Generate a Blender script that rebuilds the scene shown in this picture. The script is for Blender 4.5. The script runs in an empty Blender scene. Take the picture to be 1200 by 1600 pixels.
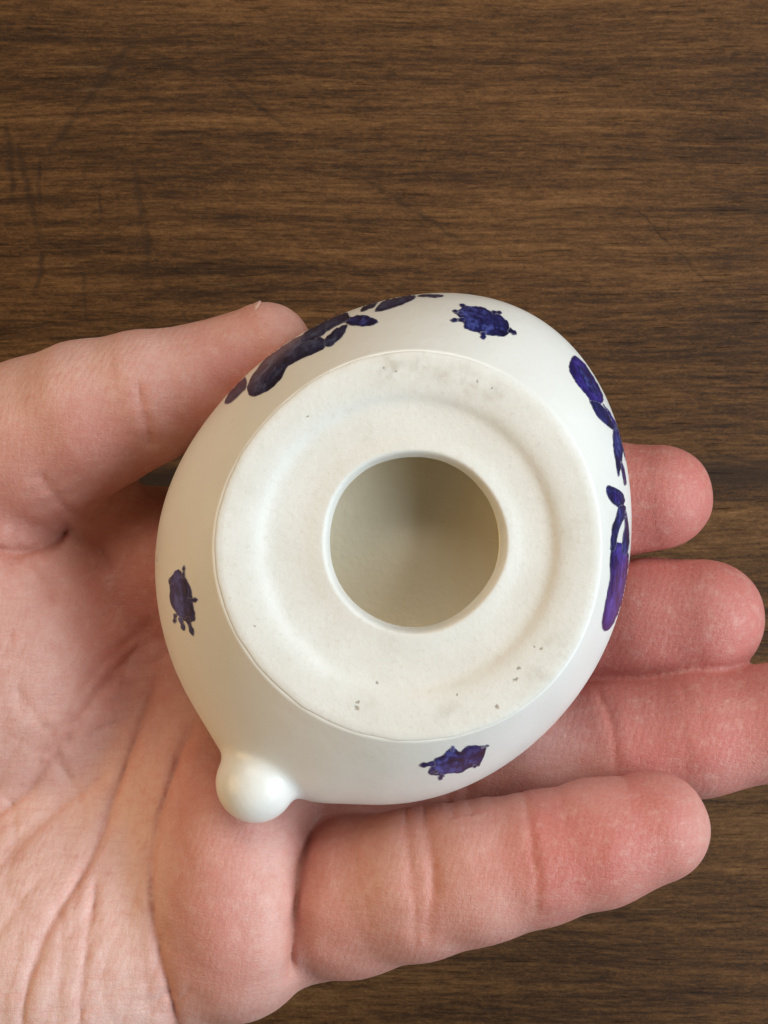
import bpy, bmesh, math, random
import numpy as np
from mathutils import Vector, Matrix
from mathutils.bvhtree import BVHTree
from mathutils.geometry import delaunay_2d_cdt

random.seed(7)
sc = bpy.context.scene
COL = sc.collection
MM = 0.001
CAM_H = 290.0            # camera height above the table, mm
FPX = 2231.0             # focal length in pixels of the 1200 x 1600 plan

# ------------------------------------------------------------------ camera
cam_d = bpy.data.cameras.new('camera')
cam = bpy.data.objects.new('camera', cam_d)
COL.objects.link(cam)
cam.location = (0, 0, CAM_H * MM)
cam.rotation_euler = (0, 0, 0)
cam_d.sensor_fit = 'VERTICAL'
cam_d.sensor_height = 36.0
cam_d.sensor_width = 27.0
cam_d.lens = FPX / 1600.0 * 36.0
cam_d.clip_start = 0.005
cam_d.clip_end = 20.0
cam_d.dof.use_dof = True
cam_d.dof.focus_distance = 0.180
cam_d.dof.aperture_fstop = 190.0
sc.camera = cam

# ------------------------------------------------------------------ light
world = bpy.data.worlds.new('World')
sc.world = world
world.use_nodes = True
bg = world.node_tree.nodes['Background']
bg.inputs['Color'].default_value = (1.0, 0.62, 0.34, 1)
bg.inputs['Strength'].default_value = 0.07


def area(name, loc, target, sx, sy, power, col):
    l = bpy.data.lights.new(name, 'AREA')
    l.shape = 'RECTANGLE'
    l.size, l.size_y = sx, sy
    l.energy = power
    l.color = col
    o = bpy.data.objects.new(name, l)
    o.location = loc
    d = Vector(target) - Vector(loc)
    o.rotation_euler = d.to_track_quat('-Z', 'Y').to_euler()
    COL.objects.link(o)
    return o


area('window_light', (0.66, -0.08, 0.58), (0, 0, 0.1), 0.95, 0.40, 10.8, (0.83, 0.945, 1.0))
area('room_light', (-0.82, -0.02, 0.52), (0, 0, 0.05), 0.6, 0.6, 3.9, (1.0, 0.69, 0.34))
area('table_sheen_fill', (0.0, 0.50, 0.55), (0, 0.20, 0.0), 0.5, 0.35, 2.2, (1.0, 0.90, 0.76))  # unseen fill, added for sheen and falloff on the table's far part

sc.view_settings.view_transform = 'Standard'
sc.view_settings.look = 'None'
sc.view_settings.exposure = -0.08
sc.view_settings.gamma = 1.0
sc.cycles.max_bounces = 8


# ------------------------------------------------------------------ helpers
def P(px, py, z):
    """a point of the plan (pixels of the 1200 x 1600 plan) at height z (mm) -> mm"""
    s = (CAM_H - z) / FPX
    return ((px - 600.0) * s, (800.0 - py) * s, z)


def link(name, me, parent=None, mat=None):
    o = bpy.data.objects.new(name, me)
    COL.objects.link(o)
    if parent:
        o.parent = parent
    if mat:
        me.materials.append(mat)
    return o


def mesh_np(name, V, F, smooth=True):
    me = bpy.data.meshes.new(name)
    V = np.asarray(V, dtype=np.float32)
    F = np.asarray(F, dtype=np.int32)
    n = F.shape[1]
    me.vertices.add(len(V))
    me.vertices.foreach_set('co', V.ravel())
    me.loops.add(F.size)
    me.loops.foreach_set('vertex_index', F.ravel())
    me.polygons.add(len(F))
    me.polygons.foreach_set('loop_start', np.arange(0, F.size, n, dtype=np.int32))
    me.polygons.foreach_set('loop_total', np.full(len(F), n, dtype=np.int32))
    if smooth:
        me.polygons.foreach_set('use_smooth', np.ones(len(F), dtype=bool))
    me.update(calc_edges=True)
    me.validate()
    return me


def surface_nets(D, lo, res):
    """quads round the zero level of a sampled distance field"""
    S = D < 0
    N = np.array(D.shape)
    cnt = np.zeros(tuple(N - 1), np.int8)
    for dx in (0, 1):
        for dy in (0, 1):
            for dz in (0, 1):
                cnt += S[dx:N[0] - 1 + dx, dy:N[1] - 1 + dy, dz:N[2] - 1 + dz]
    act = np.argwhere((cnt > 0) & (cnt < 8))
    del cnt
    acc = np.zeros((len(act), 3), np.float32); num = np.zeros(len(act), np.float32)
    corners = [(a, b, c) for a in (0, 1) for b in (0, 1) for c in (0, 1)]
    for a in corners:
        for ax in range(3):
            if a[ax]:
                continue
            b = list(a); b[ax] = 1
            ia = act + np.array(a); ib = act + np.array(b)
            va = D[ia[:, 0], ia[:, 1], ia[:, 2]]; vb = D[ib[:, 0], ib[:, 1], ib[:, 2]]
            m = (va < 0) != (vb < 0)
            t = np.where(m, va / np.where(m, va - vb, 1), 0)
            pt = np.tile(np.array(a, np.float32), (len(act), 1)); pt[:, ax] += t
            acc[m] += pt[m]; num[m] += 1
    V = (lo + (act + acc / num[:, None]) * res).astype(np.float32)
    vid = np.full(tuple(N - 1), -1, np.int32)
    vid[act[:, 0], act[:, 1], act[:, 2]] = np.arange(len(act))
    quads = []
    for ax in range(3):
        s0 = [slice(None)] * 3; s1 = [slice(None)] * 3
        s0[ax] = slice(0, -1); s1[ax] = slice(1, None)
        e = np.argwhere(S[tuple(s0)] != S[tuple(s1)])
        u, w = (ax + 1) % 3, (ax + 2) % 3
        e = e[(e[:, u] > 0) & (e[:, w] > 0) & (e[:, u] < N[u] - 1) & (e[:, w] < N[w] - 1)]
        du = np.zeros(3, int); du[u] = 1
        dw = np.zeros(3, int); dw[w] = 1
        g = lambda q: vid[q[:, 0], q[:, 1], q[:, 2]]
        qd = np.stack([g(e - du - dw), g(e - dw), g(e), g(e - du)], 1)
        ins = S[e[:, 0], e[:, 1], e[:, 2]]
        qd[~ins] = qd[~ins][:, ::-1]
        quads.append(qd)
    F = np.concatenate(quads)
    F = F[(F >= 0).all(1)]
    return V, F


class NT:
    """small node-tree writer"""

    def __init__(self, name):
        self.m = bpy.data.materials.new(name)
        self.m.use_nodes = True
        self.t = self.m.node_tree
        self.b = self.t.nodes['Principled BSDF']
        self.geo = None

    def n(self, typ, **kw):
        nd = self.t.nodes.new(typ)
        for k, v in kw.items():
            setattr(nd, k, v)
        return nd

    def put(self, sock, v):
        if hasattr(v, 'is_linked') or hasattr(v, 'links'):
            self.t.links.new(v, sock)
        else:
            sock.default_value = v

    def math(self, op, a, b=None, c=None, clamp=False):
        nd = self.n('ShaderNodeMath', operation=op, use_clamp=clamp)
        self.put(nd.inputs[0], a)
        if b is not None:
            self.put(nd.inputs[1], b)
        if c is not None:
            self.put(nd.inputs[2], c)
        return nd.outputs[0]

    def coord(self):
        return self.n('ShaderNodeTexCoord').outputs['Object']

    def mapping(self, vec, scale=(1, 1, 1), rot=(0, 0, 0), loc=(0, 0, 0)):
        nd = self.n('ShaderNodeMapping')
        self.put(nd.inputs['Vector'], vec)
        nd.inputs['Scale'].default_value = scale
        nd.inputs['Rotation'].default_value = rot
        nd.inputs['Location'].default_value = loc
        return nd.outputs[0]

    def noise(self, vec, scale, detail=4, rough=0.55, dist=0.0):
        nd = self.n('ShaderNodeTexNoise')
        self.put(nd.inputs['Vector'], vec)
        nd.inputs['Scale'].default_value = scale
        nd.inputs['Detail'].default_value = detail
        nd.inputs['Roughness'].default_value = rough
        nd.inputs['Distortion'].default_value = dist
        return nd.outputs['Fac']

    def voronoi(self, vec, scale, feature='F1', out='Distance'):
        nd = self.n('ShaderNodeTexVoronoi', feature=feature)
        self.put(nd.inputs['Vector'], vec)
        nd.inputs['Scale'].default_value = scale
        return nd.outputs[out]

    def ramp(self, fac, stops, interp='LINEAR'):
        nd = self.n('ShaderNodeValToRGB')
        cr = nd.color_ramp
        cr.interpolation = interp
        while len(cr.elements) < len(stops):
            cr.elements.new(0.5)
        for e, (p, c) in zip(cr.elements, stops):
            e.position = p
            e.color = (*c, 1) if len(c) == 3 else c
        self.put(nd.inputs['Fac'], fac)
        return nd.outputs['Color']

    def remap(self, v, a, b, c=0.0, d=1.0, smooth=False):
        nd = self.n('ShaderNodeMapRange')
        nd.interpolation_type = 'SMOOTHSTEP' if smooth else 'LINEAR'
        nd.clamp = True
        self.put(nd.inputs['Value'], v)
        nd.inputs['From Min'].default_value = a
        nd.inputs['From Max'].default_value = b
        nd.inputs['To Min'].default_value = c
        nd.inputs['To Max'].default_value = d
        return nd.outputs['Result']

    def mix(self, fac, a, b, blend='MIX'):
        nd = self.n('ShaderNodeMix', data_type='RGBA', blend_type=blend)
        self.put(nd.inputs[0], fac)
        self.put(nd.inputs[6], a if hasattr(a, 'links') else (*a[:3], 1))
        self.put(nd.inputs[7], b if hasattr(b, 'links') else (*b[:3], 1))
        return nd.outputs[2]

    def attr(self, name, out='Fac'):
        return self.n('ShaderNodeAttribute', attribute_name=name).outputs[out]

    def bump(self, h, strength, dist, normal=None):
        nd = self.n('ShaderNodeBump')
        self.put(nd.inputs['Height'], h)
        nd.inputs['Strength'].default_value = strength
        nd.inputs['Distance'].default_value = dist
        if normal is not None:
            self.put(nd.inputs['Normal'], normal)
        return nd.outputs['Normal']

    def set(self, **kw):
        for k, v in kw.items():
            k = k.replace('_', ' ')
            s = self.b.inputs[k]
            if isinstance(v, tuple) and len(v) == 3 and s.type == 'RGBA':
                v = (*v, 1)
            self.put(s, v)
        return self.m


# ------------------------------------------------------------------ materials
def wood_material():
    w = NT('dark_wood')
    co = w.coord()
    # gentle waviness of the grain
    warp = w.noise(w.mapping(co, (6, 14, 1)), 1.0, 2)
    sep = w.n('ShaderNodeSeparateXYZ'); w.put(sep.inputs[0], co)
    y = w.math('ADD', sep.outputs[1], w.math('MULTIPLY', w.math('SUBTRACT', warp, 0.5), 0.010))
    cmb = w.n('ShaderNodeCombineXYZ')
    w.put(cmb.inputs[0], sep.outputs[0]); w.put(cmb.inputs[1], y); w.put(cmb.inputs[2], 0.0)
    g = cmb.outputs[0]
    broad = w.noise(w.mapping(g, (5, 60, 1)), 1.0, 3, 0.6)
    streak = w.noise(w.mapping(g, (20, 400, 1)), 1.0, 6, 0.7)
    fine = w.noise(w.mapping(g, (150, 1400, 1)), 1.0, 4, 0.7)
    fuzz = w.noise(w.mapping(g, (750, 1700, 1)), 1.0, 4, 0.75, 1.2)
    patch = w.noise(w.mapping(co, (14, 26, 1), loc=(3.1, 1.7, 0)), 1.0, 3, 0.55)
    v = w.math('ADD', w.math('MULTIPLY', broad, 0.18), w.math('MULTIPLY', streak, 0.32))
    v = w.math('ADD', v, w.math('MULTIPLY', fine, 0.26))
    v = w.math('ADD', v, w.math('MULTIPLY', fuzz, 0.26))
    v = w.math('ADD', w.math('MULTIPLY', w.math('SUBTRACT', v, 0.51), 1.40), 0.50)
    v = w.math('ADD', v, w.math('MULTIPLY', w.math('SUBTRACT', patch, 0.5), 0.16))
    colr = w.ramp(v, [(0.30, (0.0105, 0.0042, 0.0012)), (0.43, (0.043, 0.0178, 0.0052)),
                      (0.52, (0.094, 0.0405, 0.0120)), (0.61, (0.152, 0.070, 0.0240)), (0.74, (0.26, 0.136, 0.053))])
    # dark knots / smudges
    kn = w.noise(w.mapping(co, (28, 75, 1), loc=(0.4, 2.3, 0)), 1.0, 2, 0.5)
    colr = w.mix(w.remap(kn, 0.66, 0.80, 0, 0.65, True), colr, (0.018, 0.010, 0.006))
    # open pores: short dark dashes along the grain
    pore = w.noise(w.mapping(g, (95, 1700, 1), loc=(9, 4, 0)), 1.0, 1, 0.4)
    pores = w.remap(pore, 0.66, 0.76, 0, 1, True)
    colr = w.mix(w.math('MULTIPLY', pores, 0.55), colr, (0.016, 0.008, 0.004))
    # one dark late-wood band crossing the board
    yb = P(0, 748, 0)[1] * MM
    bd = w.math('ABSOLUTE', w.math('SUBTRACT', w.math('ADD', y, w.math('MULTIPLY', w.math('SUBTRACT', streak, 0.5), 0.006)), yb))
    band = w.math('MULTIPLY', w.remap(bd, 0.0008, 0.0048, 1, 0, True), w.remap(w.noise(w.mapping(co, (9, 40, 1)), 1.0, 2), 0.30, 0.55, 0.6, 0.92))
    colr = w.mix(band, colr, (0.017, 0.0085, 0.005))
    # pale worn dashes
    pale = w.noise(w.mapping(g, (40, 800, 1), loc=(2, 7, 0)), 1.0, 2, 0.5)
    pales = w.remap(pale, 0.66, 0.78, 0, 1, True)
    colr = w.mix(w.math('MULTIPLY', pales, 0.22), colr, (0.25, 0.155, 0.075))
    # scratches across the grain (old knife marks), segments in plan pixels
    S = [((235, 30), (50, 270), 5.0), ((20, 190), (70, 410), 5.0), ((208, 240), (240, 460), 5.0), ((8, 170), (24, 340), 4.5),
         ((330, 110), (470, 215), 3.4), ((540, 260), (760, 400), 3.4), ((960, 290), (1130, 470), 1.4), ((60, 240), (62, 330), 3.0),
         ((130, 410), (135, 510), 3.4), ((75, 380), (48, 470), 3.6), ((155, 280), (158, 350), 2.4)]
    jit = w.math('MULTIPLY', w.math('SUBTRACT', w.noise(co, 260, 2), 0.5), 0.0024)
    total = None
    for a, b, wd in S:
        ax, ay, _ = P(a[0], a[1], 0); bx, by, _ = P(b[0], b[1], 0)
        ax, ay, bx, by = [q * MM for q in (ax, ay, bx, by)]
        L = math.hypot(bx - ax, by - ay)
        ux, uy = (bx - ax) / L, (by - ay) / L
        dx = w.math('SUBTRACT', sep.outputs[0], ax); dy = w.math('SUBTRACT', sep.outputs[1], ay)
        along = w.math('ADD', w.math('MULTIPLY', dx, ux), w.math('MULTIPLY', dy, uy))
        across = w.math('ABSOLUTE', w.math('ADD', w.math('SUBTRACT', w.math('MULTIPLY', dx, uy), w.math('MULTIPLY', dy, ux)), jit))
        line = w.remap(across, 0.0, wd * 0.00026, 1, 0, True)
        ends = w.math('MULTIPLY', w.remap(along, 0, L * 0.3, 0, 1, True), w.remap(along, L * 0.7, L, 1, 0, True))
        s = w.math('MULTIPLY', line, ends)
        total = s if total is None else w.math('MAXIMUM', total, s)
    brk = w.remap(w.noise(co, 420, 3), 0.30, 0.58, 0.18, 0.66)
    scr = w.math('MULTIPLY', total, brk)
    colr = w.mix(scr, colr, (0.020, 0.010, 0.005))
    h = w.math('ADD', w.math('MULTIPLY', fine, 0.5), w.math('MULTIPLY', fuzz, 0.45))
    h = w.math('SUBTRACT', h, w.math('MULTIPLY', pores, 0.6))
    h = w.math('SUBTRACT', h, w.math('MULTIPLY', scr, 0.25))
    nrm = w.bump(h, 0.55, 0.0005)
    rough = w.remap(v, 0.3, 0.7, 0.46, 0.62)
    return w.set(Base_Color=colr, Roughness=rough, Normal=nrm, Specular_IOR_Level=0.18)


def skin_material():
    w = NT('skin')
    co = w.coord()
    red = w.attr('red'); crease = w.attr('crease'); pale = w.attr('pale')
    blot = w.noise(co, 190, 3, 0.6)
    blot2 = w.noise(co, 620, 3, 0.6)
    fine = w.noise(co, 2600, 2, 0.6)
    base = w.mix(w.remap(blot, 0.32, 0.68), (0.560, 0.268, 0.224), (0.630, 0.340, 0.288))
    base = w.mix(w.math('MULTIPLY', pale, 0.85), base, (0.755, 0.54, 0.49))
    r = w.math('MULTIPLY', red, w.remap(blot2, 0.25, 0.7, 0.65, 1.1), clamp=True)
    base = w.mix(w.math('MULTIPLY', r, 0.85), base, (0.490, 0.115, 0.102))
    base = w.mix(w.math('MULTIPLY', w.remap(blot2, 0.50, 0.74), 0.36), base, (0.60, 0.235, 0.20))
    base = w.mix(w.remap(blot2, 0.46, 0.28, 0, 0.13), base, (0.76, 0.53, 0.46))
    base = w.mix(w.math('MULTIPLY', crease, 0.42), base, (0.50, 0.150, 0.095))
    base = w.mix(w.remap(fine, 0.35, 0.7, 0.0, 0.10), base, (0.82, 0.62, 0.52))
    # fine relief of the skin: ridges that follow wandering bands, tiny plates, wrinkles across
    cell = w.voronoi(w.mapping(co, (1, 1.6, 1), rot=(0, 0, 0.5)), 1500, 'DISTANCE_TO_EDGE')
    cell = w.remap(cell, 0.0, 0.12)
    wr = w.noise(w.mapping(co, (300, 1700, 600), rot=(0, 0, 1.1)), 1.0, 3, 0.6)
    wr2 = w.noise(w.mapping(co, (1500, 260, 500), rot=(0, 0, -0.25)), 1.0, 3, 0.6)
    wv = w.n('ShaderNodeTexWave', wave_type='BANDS', bands_direction='X')
    w.put(wv.inputs['Vector'], w.mapping(co, (1, 1, 1), rot=(0, 0, 0.35)))
    wv.inputs['Scale'].default_value = 330.0
    wv.inputs['Distortion'].default_value = 9.0
    wv.inputs['Detail'].default_value = 1.0
    wv.inputs['Detail Scale'].default_value = 0.25
    h = w.math('ADD', w.math('MULTIPLY', cell, 0.35), w.math('MULTIPLY', fine, 0.6))
    h = w.math('ADD', h, w.math('ADD', w.math('MULTIPLY', wr, 1.1), w.math('MULTIPLY', wr2, 0.9)))
    h = w.math('ADD', h, w.math('MULTIPLY', wv.outputs['Fac'], 0.22))
    nrm = w.bump(h, 0.35, 0.00024)
    base = w.mix(w.remap(wr, 0.50, 0.30, 0, 0.16), base, (0.50, 0.19, 0.14))
    base = w.mix(w.remap(wr2, 0.48, 0.30, 0, 0.12), base, (0.50, 0.19, 0.14))
    m = w.set(Base_Color=base, Roughness=w.remap(blot2, 0.3, 0.7, 0.44, 0.58), Normal=nrm, Specular_IOR_Level=0.40,
              Subsurface_Weight=0.22, Subsurface_Scale=0.0018)
    w.b.inputs['Subsurface Radius'].default_value = (1.0, 0.32, 0.18)
    return m


def nail_material():
    w = NT('nail')
    n = w.noise(w.coord(), 500, 2)
    return w.set(Base_Color=w.mix(n, (0.68, 0.44, 0.37), (0.64, 0.39, 0.33)), Roughness=0.35, Subsurface_Weight=0.2, Subsurface_Scale=0.001)


def glaze_material():
    w = NT('white_glaze')
    co = w.coord()
    a = w.noise(co, 90, 3, 0.5)
    b = w.noise(co, 1400, 3, 0.6)
    base = w.mix(w.remap(a, 0.3, 0.7), (0.75, 0.745, 0.71), (0.79, 0.79, 0.765))
    base = w.mix(w.remap(b, 0.60, 0.82, 0, 0.25), base, (0.60, 0.55, 0.45))
    h = w.math('ADD', w.math('MULTIPLY', b, 0.25), w.math('MULTIPLY', w.noise(co, 260, 2), 0.8))
    nrm = w.bump(h, 0.22, 0.0004)
    return w.set(Base_Color=base, Roughness=w.remap(a, 0.3, 0.7, 0.26, 0.38), Normal=nrm, Specular_IOR_Level=0.5)


def bisque_material():
    w = NT('bare_ceramic')
    co = w.coord()
    a = w.noise(co, 110, 4, 0.6)
    b = w.noise(co, 1500, 3, 0.7)
    c = w.noise(co, 420, 3, 0.6)
    base = w.mix(w.remap(a, 0.35, 0.7), (0.685, 0.675, 0.635), (0.745, 0.740, 0.715))
    base = w.mix(w.remap(b, 0.56, 0.80, 0, 0.40), base, (0.52, 0.45, 0.34))
    base = w.mix(w.remap(b, 0.42, 0.22, 0, 0.35), base, (0.86, 0.84, 0.79))
    # patchy grime worn into the foot rim (positions in mm from the base centre)
    sep = w.n('ShaderNodeSeparateXYZ'); w.put(sep.inputs[0], co)
    hs = None
    grime = None
    for px, py, r, s in [(610, 578, 3.2, .55), (655, 572, 2.2, .5), (730, 598, 3.0, .5), (770, 612, 2.6, .45), (690, 585, 2.4, .4),
                         (870, 1010, 3.4, .30), (845, 1060, 3.0, .35), (700, 1115, 3.0, .28), (905, 830, 3.0, .25), (575, 1095, 2.2, .2)]:
        x = (px - 635) / 12.75 * MM; y = (852 - py) / 12.75 * MM
        d = w.n('ShaderNodeVectorMath', operation='DISTANCE')
        cx = w.n('ShaderNodeCombineXYZ'); w.put(cx.inputs[0], sep.outputs[0]); w.put(cx.inputs[1], sep.outputs[1])
        w.put(d.inputs[0], cx.outputs[0]); d.inputs[1].default_value = (x, y, 0)
        g = w.remap(d.outputs['Value'], 0.0, r * MM, s, 0, True)
        grime = g if grime is None else w.math('MAXIMUM', grime, g)
    gm = w.math('MULTIPLY', grime, w.remap(c, 0.40, 0.62, 0.05, 1.0))
    base = w.mix(gm, base, (0.40, 0.36, 0.27))
    # small pits and kiln specks
    pits = None
    for px, py, r in [(805, 1062, .40), (810, 1046, .28), (846, 1014, .30), (835, 1012, .2), (714, 1087, .24), (588, 1070, .26), (556, 1108, .45),
                      (560, 1099, .25), (777, 1103, .34), (398, 978, .2), (618, 580, .22), (600, 575, .2), (745, 596, .24), (768, 607, .2), (480, 650, .2)]:
        x = (px - 635) / 12.75 * MM; y = (852 - py) / 12.75 * MM
        d = w.n('ShaderNodeVectorMath', operation='DISTANCE')
        cx = w.n('ShaderNodeCombineXYZ')
        w.put(cx.inputs[0], w.math('ADD', sep.outputs[0], w.math('MULTIPLY', w.math('SUBTRACT', b, 0.5), 0.0012)))
        w.put(cx.inputs[1], w.math('ADD', sep.outputs[1], w.math('MULTIPLY', w.math('SUBTRACT', c, 0.5), 0.0010)))
        w.put(d.inputs[0], cx.outputs[0]); d.inputs[1].default_value = (x, y, 0)
        g = w.remap(d.outputs['Value'], r * 0.2 * MM, r * 1.0 * MM, 1, 0, True)
        pits = g if pits is None else w.math('MAXIMUM', pits, g)
    base = w.mix(w.math('MULTIPLY', pits, 0.7), base, (0.20, 0.15, 0.085))
    h = w.math('ADD', w.math('MULTIPLY', b, 0.55), w.math('MULTIPLY', c, 0.6))
    h = w.math('SUBTRACT', h, w.math('MULTIPLY', pits, 1.6))
    nrm = w.bump(h, 0.28, 0.0003)
    return w.set(Base_Color=base, Roughness=0.62, Normal=nrm, Specular_IOR_Level=0.35)


def cavity_material():
    w = NT('raw_clay_inside')
    co = w.coord()
    a = w.noise(co, 120, 4)
    base = w.mix(w.remap(a, 0.35, 0.7), (0.81, 0.73, 0.565), (0.86, 0.79, 0.64))
    return w.set(Base_Color=base, Roughness=0.7, Normal=w.bump(w.noise(co, 1200, 3), 0.3, 0.0003))


def paint_material(name, dark, mid, light):
    w = NT(name)
    co = w.coord()
    e = w.attr('edge')
    n1 = w.noise(w.mapping(co, (1.0, 0.35, 0.6), rot=(0, 0, 0.9)), 620, 4, 0.65, 0.6)
    n2 = w.noise(co, 1300, 3, 0.6)
    f = w.math('ADD', w.math('MULTIPLY', n1, 0.8), w.math('MULTIPLY', n2, 0.35))
    f = w.math('ADD', f, w.math('MULTIPLY', w.math('SUBTRACT', e, 0.5), 0.14))
    c = w.ramp(f, [(0.45, dark), (0.60, mid), (0.76, light)])
    c = w.mix(w.remap(n2, 0.72, 0.85, 0, 0.30), c, (0.45, 0.45, 0.62))
    thin = w.math('ADD', e, w.math('MULTIPLY', w.math('SUBTRACT', n2, 0.5), 0.5))
    c = w.mix(w.remap(thin, 0.02, 0.13, 0.35, 0, True), c, (0.42, 0.43, 0.58))
    return w.set(Base_Color=c, Roughness=0.30, Specular_IOR_Level=0.45, Normal=w.bump(n1, 0.2, 0.0003))


WOOD = wood_material()
SKIN = skin_material()
NAIL = nail_material()
GLAZE = glaze_material()
BISQUE = bisque_material()
CAVITY = cavity_material()
PAINT = paint_material('cobalt_paint', (0.0045, 0.006, 0.034), (0.013, 0.018, 0.110), (0.070, 0.095, 0.36))
PAINT_V = paint_material('violet_paint', (0.007, 0.006, 0.055), (0.019, 0.014, 0.145), (0.065, 0.046, 0.31))
PAINT_G = paint_material('slate_blue_paint', (0.008, 0.010, 0.030), (0.020, 0.027, 0.078), (0.075, 0.10, 0.19))

# ------------------------------------------------------------------ the table
bm = bmesh.new()
bmesh.ops.create_grid(bm, x_segments=2, y_segments=2, size=0.6)
me = bpy.data.meshes.new('table_top'); bm.to_mesh(me); bm.free()
table = link('table_top', me, None, WOOD)
table['kind'] = 'structure'
table['label'] = 'dark brown worn wooden table top with scratches'

# ------------------------------------------------------------------ the ceramic vessel
FACE_Z = 115.0
FC = P(635, 852, FACE_Z)             # centre of the base disc


def periodic(samples):
    """smooth closed curve through (degrees, value) samples"""
    a = np.array([s[0] for s in samples], float); v = np.array([s[1] for s in samples], float)
    t = np.linspace(0, 360, 720, endpoint=False)
    y = np.interp(t, np.r_[a - 360, a, a + 360], np.r_[v, v, v])
    f = np.fft.rfft(y); k = np.arange(len(f)); f *= np.exp(-(k / 7.0) ** 2)
    y = np.fft.irfft(f, 720)
    return lambda th: np.interp(np.degrees(th) % 360, np.r_[t, 360], np.r_[y, y[0]])


rFace = periodic([(0, 305), (45, 313), (90, 307), (135, 293), (180, 305), (225, 301), (270, 308), (315, 318)])
rBelly = periodic([(0, 369), (20, 388), (48, 431), (60, 437), (75, 417), (90, 388), (110, 364), (139, 346), (161, 358), (180, 368),
                   (200, 376), (226, 403), (240, 402), (270, 402), (285, 390), (298, 380), (310, 371), (330, 366), (345, 368)])
kF = 1 / 12.75
kB = 191.0 / FPX
NU = 360
TH = np.linspace(0, 2 * math.pi, NU, endpoint=False)
C_, S_ = np.cos(TH), np.sin(TH)
RF = rFace(TH) * kF
RB = rBelly(TH) * kB
BELLY_C = (-1.80, -0.90)
KN_TH = math.radians(236)
KN_ANG = (TH - KN_TH + math.pi) % (2 * math.pi) - math.pi


def ring_mesh(rings, cap_last=False):
    V = np.concatenate([np.stack(r, 1) for r in rings]) * MM
    n = len(rings)
    i = np.arange(NU); j = (i + 1) % NU
    F = np.concatenate([np.stack([k * NU + i, (k + 1) * NU + i, (k + 1) * NU + j, k * NU + j], 1) for k in range(n - 1)])
    return V, F


# outer glazed wall (its edge runs in under the foot)
rings = [((RF - 0.45) * C_, (RF - 0.45) * S_, np.full(NU, -0.36))]
for u in np.linspace(0, 1, 40):                       # shoulder: foot edge -> belly
    r0 = RF - 0.16
    f = 1 - (1 - u) ** 1.45
    z = -0.27 - 15.73 * (0.9 * u + 0.1 * u * u)
    bul = 1.7 * np.exp(-(KN_ANG / 0.17) ** 2) * math.exp(-((u - 0.95) / 0.42) ** 2)
    bul = bul + 0.9 * np.exp(-((KN_ANG - 0.27) / 0.13) ** 2) * math.exp(-((u - 0.9) / 0.4) ** 2)
    R = r0 + (RB - r0) * f + bul
    rings.append((R * C_ + BELLY_C[0] * f, R * S_ + BELLY_C[1] * f, np.full(NU, z)))
for u in np.linspace(0, 1, 42)[1:]:                   # belly -> rounded top (hidden, lying in the hand)
    f = math.cos(u * math.pi / 2) ** 0.75 if u < 1 else 0.0
    z = -16.0 - 22.5 * math.sin(u * math.pi / 2) ** 1.15
    bul = 1.7 * np.exp(-(KN_ANG / 0.17) ** 2) * math.exp(-(u / 0.25) ** 2)
    R = (RB + bul) * max(f, 0.004)
    rings.append((R * C_ + BELLY_C[0], R * S_ + BELLY_C[1], np.full(NU, z)))
bodyV, bodyF = ring_mesh(rings)

vessel = bpy.data.objects.new('ceramic_vessel', None)
COL.objects.link(vessel)
vessel.location = (FC[0] * MM, FC[1] * MM, FC[2] * MM)
vessel.empty_display_size = 0.01
vessel['label'] = 'small white ceramic vessel with blue painted flowers and a round hole in its base'
vessel['category'] = 'vessel'
body = link('body', mesh_np('body', bodyV, bodyF), vessel, GLAZE)

# bare foot disc: rim, dished recess, rounded lip of the hole
HOLE_C = (1.0, 0.40)
prof = [(1.0, -1.3, 0), (1.0, -0.60, 0), (1.0, -0.26, 0), (0.991, -0.13, 0), (0.978, -0.05, 0), (0.957, 0.0, 0), (0.93, -0.02, 0),
        (0.90, -0.06, 0), (0.87, -0.12, 0), (0.84, -0.20, 0), (0.81, -0.33, .05), (0.785, -0.50, .1), (0.765, -0.72, .15), (0.752, -0.98, .2), (0.738, -1.20, .25),
        (0.715, -1.32, .3), (0.69, -1.38, .35), (0.65, -1.42, .5), (0.61, -1.45, .6), (0.58, -1.45, .7), (0.555, -1.40, .8), (0.53, -1.28, .9),
        (0.510, -1.20, 1), (0.490, -1.14, 1), (0.477, -1.15, 1), (0.468, -1.28, 1), (0.460, -1.6, 1), (0.454, -2.1, 1), (0.449, -2.8, 1), (0.445, -3.5, 1), (0.443, -4.0, 1), (0.447, -4.4, 1)]
# resample the profile smoothly
pr = np.array(prof)
tt = np.arange(len(pr)); t2 = np.linspace(0, len(pr) - 1, 150)
ps = np.stack([np.interp(t2, tt, pr[:, k]) for k in range(3)], 1)
for _ in range(60):
    ps[26:112] = (ps[25:111] + 2 * ps[26:112] + ps[27:113]) / 4
for _ in range(3):
    ps[6:-1] = (ps[5:-2] + 2 * ps[6:-1] + ps[7:]) / 4
rings = []
EDGE = 0.05 * np.sin(17 * TH + 0.4) * np.sin(5 * TH) + 0.04 * np.sin(31 * TH + 1.9) * np.sin(7 * TH + 1)
wob = 0.10 * np.sin(3 * TH + 1.0) + 0.07 * np.sin(5 * TH + 2.2)
for f, z, c in ps:
    blend = min(1.0, max(0.0, (1.0 - f) / 0.3))
    Rr = ((RF - 0.20 + EDGE) * (1 - blend) + 24.05 * blend) * f + wob * (0.2 + 0.8 * c)
    zz = z + 0.10 * np.sin(2 * TH + 0.6) * blend
    rings.append((Rr * C_ + HOLE_C[0] * c, Rr * S_ + HOLE_C[1] * c, zz if np.ndim(zz) else np.full(NU, z)))
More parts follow.
